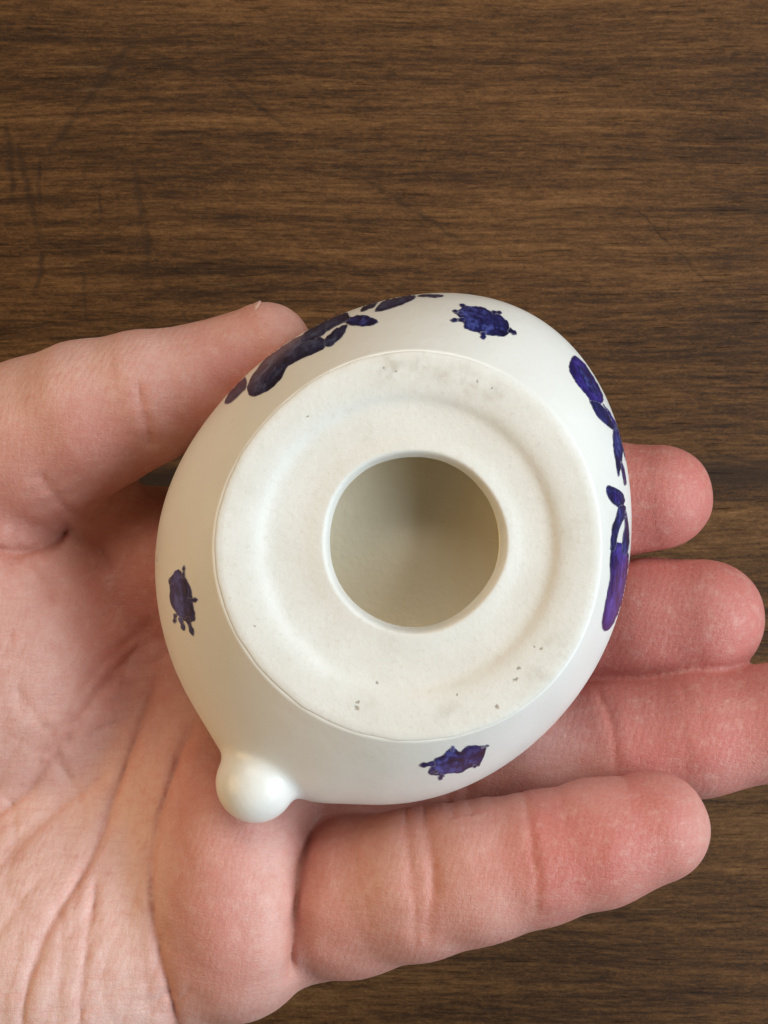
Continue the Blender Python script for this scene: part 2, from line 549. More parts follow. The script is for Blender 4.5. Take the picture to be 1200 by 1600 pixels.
LAST = rings[-1]
V, F = ring_mesh(rings)
base = link('base', mesh_np('base', V, F), vessel, BISQUE)
base['label'] = 'unglazed off-white base disc with recess around the round hole'
# inside
cav = [(10.72, -4.4), (11.2, -4.6), (13.5, -4.9), (17, -5.5), (20.5, -6.6), (22.5, -8.0), (23.2, -9.4), (22.5, -10.8), (20.5, -12.2), (17, -13.4), (13, -14.3), (9, -14.8), (5, -15.0), (0.002, -15.1)]
cv = np.array(cav); tt = np.arange(len(cv)); t2 = np.linspace(0, len(cv) - 1, 90)
cs = np.stack([np.interp(t2, tt, cv[:, k]) for k in range(2)], 1)
for _ in range(6):
    cs[1:-1] = (cs[:-2] + 2 * cs[1:-1] + cs[2:]) / 4
rings = []
for q, (r, z) in enumerate(cs):
    f = min(1, max(0, (r - 11) / 14)) if q < 50 else 1
    rr = r * (1 + (RB / RB.mean() - 1) * (f if q < 50 else min(1, r / 20)))
    c = 1 - min(1, q / 40)
    if q == 0:
        rings.append(LAST)
        continue
    rings.append((rr * C_ + HOLE_C[0] * c + BELLY_C[0] * (1 - c), rr * S_ + HOLE_C[1] * c + BELLY_C[1] * (1 - c), np.full(NU, z)))
    if q > 45:                                        # low swelling of the inner floor
        X, Y, Zz = rings[-1]
        rings[-1] = (X, Y, Zz + 1.8 * np.exp(-((X - 1.0) ** 2 + (Y + 0.5) ** 2) / 45.0))
V, F = ring_mesh(rings)
link('inner_wall', mesh_np('inner_wall', V, F), vessel, CAVITY)

# round knob low on the side
kx, ky, kz = P(400, 1222, 101.5)
kc = np.array([kx - FC[0], ky - FC[1], kz - FC[2]])
kd = np.array([math.cos(KN_TH), math.sin(KN_TH), -0.22]); kd /= np.linalg.norm(kd)
bvh = BVHTree.FromPolygons([Vector(v) for v in (bodyV + np.array(FC) * MM).astype(float).tolist()], bodyF.tolist())
KRES = 0.22
klo = kc - 11.0
kn = int(22.0 / KRES)
gi = np.stack(np.meshgrid(*[np.arange(kn)] * 3, indexing='ij'), -1).reshape(-1, 3)
gp = klo + gi * KRES
rel = gp - kc
ta = rel @ kd
tr = np.sqrt(np.maximum((rel ** 2).sum(1) - ta ** 2, 0))
q0 = np.sqrt((tr / 5.3) ** 2 + (ta / 5.3) ** 2)
kdist = (q0 - 1) * 5.3
bdist = np.full(len(gp), 50.0)
for n in np.nonzero((kdist < 3.2) & (kdist > -3.0))[0]:
    pw = Vector(((gp[n] + np.array(FC)) * MM).tolist())
    loc, nor, _, dd = bvh.find_nearest(pw)
    sg = 1.0 if (pw - loc).dot(nor) > 0 else -1.0
    bdist[n] = sg * dd / MM
KB = 1.7
hh = np.maximum(KB - np.abs(kdist - bdist), 0) / KB
un = np.minimum(kdist, bdist) - hh * hh * KB * 0.25
un = np.where(bdist == 50.0, kdist, un)
KV, KF = surface_nets(un.reshape(kn, kn, kn).astype(np.float32), klo, KRES)
kb = []
for p in KV:
    pw = Vector(((p + np.array(FC)) * MM).tolist())
    loc, nor, _, dd = bvh.find_nearest(pw)
    kb.append(dd / MM * (1 if (pw - loc).dot(nor) > 0 else -1))
kb = np.array(kb)
krel = KV - kc
kq = (np.sqrt((np.sqrt(np.maximum((krel ** 2).sum(1) - (krel @ kd) ** 2, 0)) / 5.3) ** 2 + ((krel @ kd) / 5.3) ** 2) - 1) * 5.3
KF = KF[((kb > -0.06) & (kq < 2.7))[KF].all(1)]
for _ in range(3):                                    # even out the sampling steps
    acc = np.zeros_like(KV); cn = np.zeros(len(KV))
    for a in range(4):
        np.add.at(acc, KF[:, a], KV[KF[:, (a + 1) % 4]]); np.add.at(cn, KF[:, a], 1)
    m = cn > 2
    KV[m] = 0.5 * KV[m] + 0.5 * acc[m] / cn[m][:, None]
used = np.unique(KF); remap = np.zeros(len(KV), int); remap[used] = np.arange(len(used))
knob = link('knob', mesh_np('knob', KV[used] * MM, remap[KF]), vessel, GLAZE)

# ---- brush-painted marks: outlines laid on the glazed wall
CAMP = Vector((0, 0, CAM_H * MM))
CEN = (611.0, 858.0)


def press(px, py, lift):
    for _ in range(60):
        d = Vector((*P(px, py, 100),)) * MM - CAMP
        d.normalize()
        hit = bvh.ray_cast(CAMP, d)
        if hit[0] is not None:
            n = hit[1]
            if n.dot(d) > 0:
                n = -n
            return hit[0] + n * lift - vessel.location
        px += (CEN[0] - px) * 0.004
        py += (CEN[1] - py) * 0.004
    return None


def smooth_outline(pts, jitter=0.0, sub=6):
    p = np.array(pts, float)
    n = len(p)
    out = []
    for i in range(n):                                # closed Catmull-Rom
        a, b, c, d = p[(i - 1) % n], p[i], p[(i + 1) % n], p[(i + 2) % n]
        for s in range(sub):
            t = s / sub
            out.append(0.5 * ((2 * b) + (-a + c) * t + (2 * a - 5 * b + 4 * c - d) * t * t + (-a + 3 * b - 3 * c + d) * t ** 3))
    out = np.array(out)
    if jitter:
        k = np.array([[random.gauss(0, jitter), random.gauss(0, jitter)] for _ in out])
        k = (k + np.roll(k, 1, 0)) / 1.5
        out = out + k
    return out


def paint(name, pts, mat, parent, lift=0.05, jitter=0.5, label=None):
    inner = name == 'painted_petal' or lift >= 0.07
    o = smooth_outline(pts, jitter)
    lo, hi = o.min(0), o.max(0)
    step = 3.0
    gx, gy = np.meshgrid(np.arange(lo[0], hi[0], step), np.arange(lo[1], hi[1], step))
    g = np.stack([gx.ravel(), gy.ravel()], 1)
    # inside test
    ins = np.zeros(len(g), bool)
    a = o; b = np.roll(o, -1, 0)
    for (x1, y1), (x2, y2) in zip(a, b):
        if y1 == y2:
            continue
        c = ((g[:, 1] < y1) != (g[:, 1] < y2)) & (g[:, 0] < (x2 - x1) * (g[:, 1] - y1) / (y2 - y1) + x1)
        ins ^= c
    g = g[ins]
    if len(g):
        dd = np.sqrt(((g[:, None, :] - o[None]) ** 2).sum(2)).min(1)
        g = g[dd > 1.2]
    allp = [Vector(v) for v in o.tolist()] + [Vector(v) for v in g.tolist()]
    n = len(o)
    vs, es, fs, *_ = delaunay_2d_cdt(allp, [(i, (i + 1) % n) for i in range(n)], [], 1, 0.01)
    v2 = np.array([tuple(v) for v in vs])
    ed = np.sqrt(((v2[:, None, :] - o[None]) ** 2).sum(2)).min(1)
    pos = [press(x, y, lift * MM) for x, y in v2]
    ok = [p is not None for p in pos]
    me = bpy.data.meshes.new(name)
    faces = [f for f in fs if all(ok[i] for i in f)]
    me.from_pydata([tuple(p) if p is not None else (0, 0, 0) for p in pos], [], faces)
    at = me.attributes.new('edge', 'FLOAT', 'POINT')
    at.data.foreach_set('value', np.clip(ed / 9.0, 0.42 if inner else 0.0, 1).astype(np.float32))
    for f in me.polygons:
        f.use_smooth = True
    me.update()
    # drop loose vertices, make the faces look outwards
    bm = bmesh.new(); bm.from_mesh(me)
    bmesh.ops.delete(bm, geom=[v for v in bm.verts if not v.link_faces], context='VERTS')
    bm.normal_update()
    for f in bm.faces:
        if f.normal.z < 0:
            f.normal_flip()
    bm.to_mesh(me); bm.free()
    ob = link(name, me, parent, mat)
    if label:
        ob['label'] = label
    return ob


def Z(pts, ox, oy, s):
    return [(ox + x / s, oy + y / s) for x, y in pts]


def bud(cx, cy, tx, ty, w):
    """small stroke from (cx,cy) swelling to a rounded tip at (tx,ty)"""
    dx, dy = tx - cx, ty - cy
    L = math.hypot(dx, dy); ux, uy = dx / L, dy / L
    nx, ny = -uy, ux
    w *= 1.4
    k = 0.85
    return [(cx - ux * 3 + nx * w * .75, cy - uy * 3 + ny * w * .75), (cx + dx * .4 * k + nx * w * .5, cy + dy * .4 * k + ny * w * .5), (cx + dx * .8 * k + nx * w * .72, cy + dy * .8 * k + ny * w * .72),
            (cx + dx * k + ux * w * .5, cy + dy * k + uy * w * .5), (cx + dx * .8 * k - nx * w * .72, cy + dy * .8 * k - ny * w * .72), (cx + dx * .4 * k - nx * w * .5, cy + dy * .4 * k - ny * w * .5),
            (cx - ux * 3 - nx * w * .75, cy - uy * 3 - ny * w * .75)]


def flower(outline, buds, mat, label, petals):
    f = paint('painted_flower', outline, mat, vessel, 0.04, 0.3, label)
    for b in buds:
        paint('painted_bud', bud(*b), mat, f, 0.055, 0.15)
    for pts in petals:
        paint('painted_petal', pts, mat, f, 0.07, 0.5)
    return f


# flower near the upper rim (zoom: 650,440 scale 6)
z6 = lambda pts: Z(pts, 650, 440, 6.0)
flower(z6([(345, 280), (400, 265), (470, 240), (560, 232), (640, 245), (700, 280), (760, 290), (820, 340), (865, 380), (875, 440), (880, 470), (830, 515), (740, 512),
           (670, 505), (600, 490), (520, 465), (455, 440), (445, 395), (415, 350), (385, 315)]),
       [(733, 482, 718, 476, 3.4), (722, 500, 703, 501, 3.6), (755, 522, 755, 529, 5.0), (797, 517, 806, 522, 4.2), (772, 489, 784, 489, 3.4), (720, 489, 707, 486, 3.2)], PAINT,
       'blue painted flower beside the upper rim',
       [z6([(600, 300), (700, 300), (770, 350), (780, 420), (700, 430), (620, 390)]), z6([(480, 260), (560, 250), (610, 290), (590, 350), (500, 340)]),
        z6([(640, 430), (720, 440), (800, 450), (820, 500), (740, 505), (660, 480)])])
# flower on the shaded left side (zoom: 200,850 scale 2.4)
z24 = lambda pts: Z(pts, 200, 850, 2.4)
flower(z24([(158, 165), (152, 135), (165, 120), (178, 100), (192, 96), (205, 112), (222, 135), (236, 165), (242, 195), (246, 230), (253, 262), (250, 288), (222, 292), (196, 276), (172, 245), (156, 210)]),
       [(287, 899, 288, 882, 2.6), (298, 938, 308, 937, 4.2), (274, 962, 273, 974, 3.0), (283, 968, 288, 986, 3.6), (294, 968, 303, 995, 3.8), (267, 910, 265, 905, 2.6)], PAINT,
       'dark blue painted flower on the shaded left side',
       [z24([(190, 130), (215, 150), (222, 190), (200, 200), (180, 170)]), z24([(205, 210), (235, 220), (240, 265), (215, 265)])])
# flower by the lower rim (zoom: 600,850 scale 2)
z2 = lambda pts: Z(pts, 600, 850, 2.0)
flower(z2([(150, 690), (158, 672), (185, 658), (205, 640), (222, 638), (238, 648), (262, 630), (295, 628), (318, 632), (316, 652), (308, 672), (296, 690), (262, 702), (238, 715),
           (205, 716), (180, 722), (150, 722), (138, 712)]),
       [(676, 1193, 655, 1196, 4.2), (690, 1212, 687, 1217, 4.0), (755, 1167, 765, 1164, 2.0), (707, 1170, 708, 1166, 3.2), (742, 1196, 750, 1193, 3.0), (681, 1206, 672, 1209, 3.0)], PAINT,
       'navy painted flower beside the lower rim',
       [z2([(200, 670), (240, 665), (250, 690), (215, 700)]), z2([(255, 640), (300, 640), (295, 668), (262, 672)])])

# leaf spray on the upper left (zoom: 200,420 scale 2.4)
zl = lambda pts: Z(pts, 200, 420, 2.4)
spr = paint('painted_leaf', zl([(452, 472), (448, 440), (470, 395), (505, 348), (550, 308), (600, 275), (650, 250), (690, 245), (735, 262), (742, 275), (735, 300), (690, 322), (640, 345),
                                (598, 370), (575, 412), (535, 452), (492, 474), (468, 480)]), PAINT_G, vessel, 0.04, .3, 'broad slate blue painted leaf beside the thumb')
paint('painted_leaf', zl([(640, 270), (670, 235), (720, 200), (780, 175), (822, 168), (832, 190), (790, 212), (745, 238), (715, 258), (670, 275)]), PAINT_G, spr, 0.06, .5)
paint('painted_leaf', zl([(738, 290), (740, 262), (765, 235), (795, 218), (822, 208), (815, 235), (795, 265), (765, 290)]), PAINT_G, spr, 0.06, .5)
paint('painted_leaf', zl([(815, 200), (840, 180), (880, 175), (915, 182), (938, 200), (912, 214), (870, 216), (835, 212)]), PAINT, spr, 0.05, .5)
paint('painted_leaf', zl([(362, 505), (378, 470), (405, 435), (440, 405), (446, 440), (420, 472), (385, 502)]), PAINT_G, spr, 0.05, .4)
paint('painted_leaf', zl([(480, 430), (520, 385), (560, 350), (600, 330), (590, 350), (550, 390), (510, 430)]), PAINT_G, spr, 0.07, .5)
sp2 = paint('painted_leaf', zl([(925, 158), (955, 122), (1000, 104), (1060, 96), (1080, 108), (1035, 132), (985, 150), (945, 160)]), PAINT_G, vessel, 0.04, .25,
            'narrow slate blue painted leaf at the top edge')
paint('painted_leaf', zl([(870, 160), (895, 130), (940, 112), (925, 142), (890, 158)]), PAINT_G, sp2, 0.05, .4)
paint('painted_leaf', zl([(1085, 103), (1120, 96), (1165, 97), (1185, 103), (1160, 109), (1115, 107)]), PAINT_G, sp2, 0.05, .3)

# leaves wrapping round the right side (zoom: 600,420 scale 2.4)
zr = lambda pts: Z(pts, 600, 420, 2.4)
r1 = paint('painted_leaf', zr([(712, 325), (698, 345), (693, 375), (708, 408), (728, 440), (755, 470), (775, 498), (800, 508), (820, 500), (822, 478), (808, 445), (785, 405), (755, 360), (730, 335)]),
           PAINT_V, vessel, 0.04, .3, 'violet blue painted bud on the right side')
paint('painted_stem', zr([(770, 495), (785, 530), (808, 565), (840, 592), (862, 606), (872, 596), (854, 562), (832, 530), (808, 505)]), PAINT, r1, 0.05, .4)
paint('painted_leaf', zr([(858, 605), (858, 650), (864, 705), (874, 770), (882, 775), (892, 720), (898, 665), (890, 620), (872, 598)]), PAINT, r1, 0.05, .4)
paint('painted_stem', zr([(820, 505), (850, 545), (876, 590), (900, 650), (912, 720), (900, 700), (884, 640), (862, 590), (832, 535)]), PAINT_V, r1, 0.06, .3)
paint('painted_stem', zr([(884, 720), (898, 740), (908, 800), (900, 812), (892, 770)]), PAINT_V, r1, 0.06, .3)
paint('painted_leaf', zr([(725, 365), (745, 375), (790, 440), (805, 475), (780, 465), (745, 415)]), PAINT, r1, 0.07, .4)
r2 = paint('painted_leaf', zr([(838, 812), (832, 832), (842, 862), (862, 885), (885, 897), (900, 885), (902, 860), (890, 836), (865, 820)]), PAINT, vessel, 0.04, .25,
           'round blue painted leaf at the right edge')
paint('painted_petal', zr([(852, 840), (866, 838), (884, 860), (880, 876), (862, 866)]), PAINT_V, r2, 0.06, .3)
r3 = paint('painted_leaf', zr([(862, 1025), (850, 1060), (846, 1110), (846, 1160), (836, 1210), (826, 1270), (816, 1330), (824, 1358), (846, 1350), (870, 1310), (892, 1260), (908, 1200), (916, 1130), (916, 1070), (900, 1035)]),
           PAINT_V, vessel, 0.04, .3, 'long violet painted leaf at the right edge')
paint('painted_stem', zr([(880, 890), (868, 930), (854, 975), (848, 1030), (850, 1060), (866, 1050), (874, 1010), (886, 965), (904, 925), (904, 890)]), PAINT, r3, 0.055, .4)
paint('painted_stem', zr([(904, 900), (902, 950), (896, 1000), (890, 1050), (904, 1075), (918, 1040), (918, 970)]), PAINT, r3, 0.06, .3)
paint('painted_petal', zr([(858, 1090), (870, 1080), (886, 1120), (880, 1180), (862, 1240), (852, 1200), (860, 1150)]), PAINT_V, r3, 0.07, .4)

# ------------------------------------------------------------------ the hand
RES = 0.42


def A(*v):
    return np.array(P(*v[:3]), np.float32), float(v[3])


def cone(p, a, b):
    (pa, ra), (pb, rb) = a, b
    ba = pb - pa
    pp = p - pa
    t = np.clip((pp @ ba) / float(ba @ ba), 0, 1)
    q = pp - t[:, None] * ba
    return np.sqrt(np.einsum('ij,ij->i', q, q)) - (ra + (rb - ra) * t)


def ell(p, c, r, rotz=0.0):
    c = np.array(c, np.float32)
    q = p - c
    if rotz:
        ca, sa = math.cos(rotz), math.sin(rotz)
        q = np.stack([q[:, 0] * ca + q[:, 1] * sa, -q[:, 0] * sa + q[:, 1] * ca, q[:, 2]], 1)
    r = np.array(r, np.float32)
    k0 = np.sqrt((((q / r)) ** 2).sum(1))
    k1 = np.sqrt((((q / (r * r))) ** 2).sum(1))
    return k0 * (k0 - 1) / np.maximum(k1, 1e-6)


def smin(a, b, k):
    h = np.maximum(k - np.abs(a - b), 0) / k
    return np.minimum(a, b) - h * h * k * 0.25


def chain(p, pts, k=1.6):
    d = None
    for a, b in zip(pts[:-1], pts[1:]):
        c = cone(p, a, b)
        d = c if d is None else smin(d, c, k)
    return d


INDEX = [A(255, 890, 73, 11.6), A(400, 858, 67, 10.6), A(560, 832, 65, 9.6), A(700, 812, 67, 9.3), A(830, 797, 71, 8.7), A(940, 783, 75, 8.7), A(1030, 776, 78, 7.8)]
MIDDLE = [A(310, 1075, 72, 12.0), A(460, 1050, 67, 10.8), A(620, 1030, 65, 10.0), A(770, 1005, 67, 9.5), A(890, 990, 71, 9.1), A(1010, 973, 76, 9.3), A(1100, 966, 79, 8.8)]
RING = [A(390, 1235, 78, 11.8), A(540, 1218, 76, 10.4), A(690, 1203, 77, 9.7), A(830, 1183, 80, 9.4), A(955, 1166, 81, 9.0), A(1090, 1147, 83, 8.9), A(1215, 1128, 84, 8.2), A(1245, 1123, 84, 7.8)]
PINKY = [A(455, 1418, 82.5, 11.0), A(545, 1401, 88.5, 10.8), A(650, 1381, 93.5, 10.0), A(745, 1362, 95.5, 9.5), A(840, 1341, 96.5, 8.75), A(935, 1316, 97, 8.35), A(1020, 1293, 97, 7.55)]
THUMB = [A(-40, 735, 84, 13.2), A(60, 690, 88, 11.9), A(140, 652, 91, 10.6), A(222, 623, 92.5, 9.15), A(295, 602, 92, 7.9), A(352, 581, 91.5, 7.4), A(414, 549, 91.5, 6.7)]
META = [[A(255, 890, 73, 11.6), A(-30, 1060, 70, 13.5), A(-330, 1250, 68, 15)],
        [A(310, 1075, 72, 12.0), A(0, 1200, 69, 14), A(-340, 1330, 68, 15)],
        [A(375, 1240, 78, 12.2), A(60, 1340, 72, 14.5), A(-340, 1410, 68, 15)],
        [A(385, 1415, 84, 13.0), A(90, 1510, 78, 16), A(-330, 1500, 72, 16)],
        [A(-40, 735, 84, 13.2), A(-140, 900, 80, 16), A(-320, 1180, 72, 17)]]
ARM = [[A(-330, 1270, 66, 18), A(-1250, 1560, 62, 24)], [A(-330, 1450, 68, 17), A(-1250, 1700, 62, 24)]]


def poly_dist(p2, pts):
    """distance in plan to a polyline, signed by the side, and position along it (0..1)"""
    pts = np.array(pts, np.float32)
    seg = pts[1:] - pts[:-1]
    L = np.sqrt((seg ** 2).sum(1)); cum = np.r_[0, np.cumsum(L)]
    best = np.full(len(p2), 1e9, np.float32); sgn = np.zeros(len(p2), np.float32); al = np.zeros(len(p2), np.float32)
    for i in range(len(seg)):
        q = p2 - pts[i]
        t = np.clip((q @ seg[i]) / (L[i] ** 2), 0, 1)
        r = q - t[:, None] * seg[i]
        d = np.sqrt((r ** 2).sum(1))
        m = d < best
        best[m] = d[m]
        cr = seg[i][0] * q[:, 1] - seg[i][1] * q[:, 0]
        sgn[m] = np.sign(cr[m]); al[m] = ((cum[i] + t * L[i]) / cum[-1])[m]
    return best, sgn, al


# skin folds: plan polyline, surface height, depth (mm), half width (mm), swelling of the flanks (mm), reddening
CREASES = [
    # palm
    ([(316, 1105), (300, 1145), (280, 1182), (263, 1250), (249, 1310), (252, 1370), (258, 1416), (270, 1470), (280, 1512), (285, 1600), (288, 1680)], 88, 1.1, 0.6, 0.5, 0.9),
    ([(258, 1020), (240, 1075), (219, 1132), (197, 1202), (172, 1270), (160, 1329), (118, 1390), (92, 1442), (72, 1520), (60, 1620)], 86, 0.95, 0.55, 0.45, 0.9),
    ([(160, 1325), (163, 1380), (160, 1425), (151, 1521), (144, 1620)], 88, 0.65, 0.42, 0.25, 0.7),
    ([(212, 1015), (178, 1060), (144, 1097), (96, 1171), (40, 1240), (-40, 1300)], 86, 0.6, 0.7, 0.35, 0.7),
    ([(176, 1200), (130, 1238), (92, 1263), (26, 1329), (-30, 1380)], 87, 0.42, 0.5, 0.2, 0.5),
    ([(90, 1345), (57, 1381), (20, 1440), (-20, 1490)], 88, 0.35, 0.45, 0.15, 0.4),
    ([(118, 1395), (124, 1470), (118, 1540), (112, 1620)], 88, 0.30, 0.5, 0.15, 0.3),
    ([(200, 1440), (178, 1500), (196, 1560), (205, 1620)], 88, 0.22, 0.6, 0.1, 0.2),
    ([(60, 1450), (40, 1520), (36, 1600)], 88, 0.3, 0.6, 0.12, 0.3),
    ([(20, 1350), (60, 1395), (92, 1420)], 88, 0.25, 0.5, 0.1, 0.3),
    ([(130, 1110), (112, 1125), (80, 1150), (60, 1200)], 87, 0.3, 0.6, 0.1, 0.3),
    ([(255, 960), (215, 990), (160, 1040), (130, 1080)], 84, 0.35, 0.8, 0.15, 0.4),
    # web of the thumb
    ([(70, 735), (85, 765), (98, 790), (108, 812)], 95, 0.8, 0.9, 0.3, 0.6),
    ([(112, 815), (84, 842), (62, 858), (30, 866), (0, 852), (-40, 820)], 90, 2.2, 0.85, 0.6, 0.9),
    ([(62, 862), (84, 888), (98, 915), (104, 945)], 86, 0.8, 0.8, 0.3, 0.5),
    ([(116, 826), (140, 845), (160, 866), (178, 900)], 84, 0.6, 0.9, 0.3, 0.4),
    # thumb joint
    ([(216, 590), (219, 620), (225, 648), (231, 668), (229, 705)], 101, 0.62, 0.5, 0.22, 0.8),
    ([(206, 610), (205, 650), (210, 690)], 101, 0.12, 0.8, 0.05, 0.2),
    # base of the little finger
    ([(520, 1262), (506, 1290), (486, 1316), (472, 1350), (464, 1400), (458, 1450), (452, 1500), (448, 1560)], 99, 1.9, 0.8, 0.5, 1.0),
    # little finger joints
    ([(638, 1258), (636, 1300), (643, 1360), (650, 1420), (648, 1500)], 103, 0.46, 0.55, 0.16, 0.8),
    ([(662, 1255), (668, 1300), (680, 1358), (672, 1430), (668, 1495)], 103, 0.50, 0.7, 0.20, 0.75),
    ([(826, 1240), (831, 1300), (840, 1375), (837, 1450)], 105, 0.36, 0.42, 0.14, 0.6),
    ([(858, 1300), (866, 1360), (862, 1420)], 105, 0.06, 0.7, 0.02, 0.15),
    # ring finger
    ([(940, 1075), (952, 1110), (960, 1150), (962, 1215)], 90, 0.36, 0.42, 0.14, 0.6),
    ([(700, 1120), (704, 1200), (698, 1280)], 86, 0.6, 0.8, 0.3, 0.5),
    ([(730, 1120), (732, 1200), (726, 1280)], 86, 0.5, 0.8, 0.3, 0.5),
    # middle and index, half hidden
    ([(882, 900), (890, 985), (880, 1080)], 80, 0.5, 0.7, 0.25, 0.4),
    ([(826, 720), (832, 795), (826, 870)], 80, 0.5, 0.7, 0.25, 0.4),
]
rw = random.Random(3)
for _ in range(46):                                   # finer lines fanning over the palm
    x, y = rw.uniform(-40, 300), rw.uniform(960, 1590)
    a = math.radians(rw.gauss(118, 20) if rw.random() < .7 else rw.gauss(60, 22))
    L = rw.uniform(50, 150)
    b = rw.gauss(0, .25)
    pts = [(x + L * t * math.cos(a + b * t), y + L * t * math.sin(a + b * t)) for t in (-.5, -.25, 0, .25, .5)]
    CREASES.append((pts, 88, rw.uniform(.12, .34), rw.uniform(.36, .5), .05, rw.uniform(.1, .4)))
for x, y, h in [(655, 1380, 103), (840, 1345, 105), (956, 1150, 90), (225, 640, 101), (560, 1400, 101), (420, 1400, 101), (745, 1365, 104), (930, 1320, 104), (1080, 1140, 90)]:
    for _ in range(5):                                # short lines across the fingers
        xx, yy = x + rw.gauss(0, 26), y + rw.gauss(0, 30)
        L = rw.uniform(25, 65); a = math.radians(rw.gauss(84, 9))
        pts = [(xx + L * t * math.cos(a), yy + L * t * math.sin(a)) for t in (-.5, 0, .5)]
        CREASES.append((pts, h, rw.uniform(.08, .2), .4, .03, rw.uniform(.1, .35)))
CR = []
for pts, h, dep, wid, sw, rd in CREASES:
    p2 = np.array([P(x, y, h)[:2] for x, y in pts], np.float32)
    s = np.linspace(0, 1, 40); cu = np.r_[0, np.cumsum(np.sqrt(((p2[1:] - p2[:-1]) ** 2).sum(1)))]; cu /= cu[-1]
    q = np.stack([np.interp(s, cu, p2[:, 0]), np.interp(s, cu, p2[:, 1])], 1)
    for _ in range(4):
        q[1:-1] = (q[:-2] + 2 * q[1:-1] + q[2:]) / 4
    q = q[::3] if len(q) % 3 == 1 else np.vstack([q[::3], q[-1:]])
    CR.append((q.astype(np.float32), h, dep * 0.62, wid * 1.15, sw * 0.6, rd))


def crease_field(p):
    """inward displacement (mm) and reddening at points near the palm side"""
    off = np.zeros(len(p), np.float32); red = np.zeros(len(p), np.float32)
    for q, h, dep, wid, sw, rd in CR:
        lo = q.min(0) - 6; hi = q.max(0) + 6
        m = (p[:, 0] > lo[0]) & (p[:, 0] < hi[0]) & (p[:, 1] > lo[1]) & (p[:, 1] < hi[1]) & (p[:, 2] > h - 13) & (p[:, 2] < h + 14)
        if not m.any():
            continue
        pp = p[m]
        d, sg, al = poly_dist(pp[:, :2], q)
        fade = np.clip(al / 0.16, 0, 1) * np.clip((1 - al) / 0.16, 0, 1)
        fade = fade * fade * (3 - 2 * fade)
        fz = np.clip((pp[:, 2] - (h - 13)) / 5, 0, 1)
        w = wid * (0.75 + 0.25 * np.sin(al * 23 + h))
        g = (0.55 * np.exp(-(d / w) ** 2) + 0.45 * np.exp(-(d / (2.8 * w)) ** 2)) * dep - np.exp(-((d - 2.6 * wid) / (2.2 * wid)) ** 2) * sw * 0.5
        off[m] += g * fade * fz
        red[m] = np.maximum(red[m], (0.60 * np.exp(-(d / (0.9 * wid)) ** 2) + 0.30 * np.exp(-(d / (3.6 * wid)) ** 2)) * rd * fade * fz)
    return off, red


PALM_BLOBS = [
    (P(-70, 960, 84), (26, 20, 14), -0.9, 7),         # ball of the thumb
    (P(60, 1480, 84), (26, 17, 15), -0.05, 8),        # heel on the little finger side
    (P(362, 1395, 89.5), (10.8, 17.5, 13.0), 0.12, 5),   # pad under the little finger
    (P(330, 1235, 80), (11, 12, 11), 0.1, 6),         # pad under the ring finger
    (P(120, 775, 81), (9, 8, 8), 0.4, 5),           # web
]


def hand_sdf(p, creases=True):
    palm = None
    for m in META:
        d = chain(p, m, 4)
        palm = d if palm is None else smin(palm, d, 9)
    for c, r, rz, k in PALM_BLOBS:
        palm = smin(palm, ell(p, c, r, rz), k)
    for a in ARM:
        palm = smin(palm, cone(p, a[0], a[1]), 10)
    fi = None
    for f, kk in ((INDEX, .5), (MIDDLE, .5), (RING, 1.3)):
        d = chain(p, f)
        fi = d if fi is None else smin(fi, d, kk)
    d = smin(palm, fi, 4)
    d = smin(d, chain(p, PINKY), 1.5)
    d = smin(d, chain(p, THUMB), 1.6)
    x, y, z = p[:, 0], p[:, 1], p[:, 2]
    d = d + 0.12 * np.sin(x * .31 + 1.3 * np.sin(y * .22)) * np.sin(y * .37 + z * .2 + 1) + 0.03 * np.sin(x * .8 + y * .3) * np.sin(y * .75 - x * .2 + z * .5)
    if creases:
        d = d + crease_field(p)[0]
    return d


def chunked(fn, p, n=400000):
    return np.concatenate([fn(p[i:i + n]) for i in range(0, len(p), n)])


def build_hand():
    lo = np.array([-150.0, -108.0, 36.0]); hi = np.array([64.0, 34.0, 116.0])
    B = 8
    nb = np.ceil((hi - lo) / (RES * B)).astype(int)
    N = nb * B
    ci = np.stack(np.meshgrid(*[np.arange(k) for k in nb], indexing='ij'), -1).reshape(-1, 3)
    cc = (lo + (ci + 0.5) * RES * B).astype(np.float32)
    dc = chunked(lambda q: hand_sdf(q, False), cc)
    D = np.repeat(np.repeat(np.repeat(dc.reshape(nb), B, 0), B, 1), B, 2).astype(np.float32)
    keep = ci[np.abs(dc) < RES * B * 0.87 * 1.35 + 2.6]
    loc = np.stack(np.meshgrid(*[np.arange(B)] * 3, indexing='ij'), -1).reshape(-1, 3)
    for i in range(0, len(keep), 1200):
        k = keep[i:i + 1200]
        idx = (k[:, None, :] * B + loc[None]).reshape(-1, 3)
        v = hand_sdf((lo + idx * RES).astype(np.float32))
        D[idx[:, 0], idx[:, 1], idx[:, 2]] = v
    V, F = surface_nets(D, lo, RES)
    del D
    # settle the vertices on the true surface
    h = 0.12
    for it in range(1):
        d0 = chunked(hand_sdf, V)
        G = np.stack([(chunked(hand_sdf, V + np.eye(3, dtype=np.float32)[k] * h) - d0) / h for k in range(3)], 1)
        g2 = np.maximum((G ** 2).sum(1), 0.6)
        V = V - 0.9 * np.clip(d0 / g2, -0.25, 0.25)[:, None] * G
    return V, F


HV, HF = build_hand()
hm = mesh_np('hand', HV * MM, HF)
_, cred = (np.concatenate(x) for x in zip(*[crease_field(HV[i:i + 400000]) for i in range(0, len(HV), 400000)]))


def blob(c, r):
    return np.exp(-((HV - np.array(c)) ** 2 / np.array(r) ** 2).sum(1))


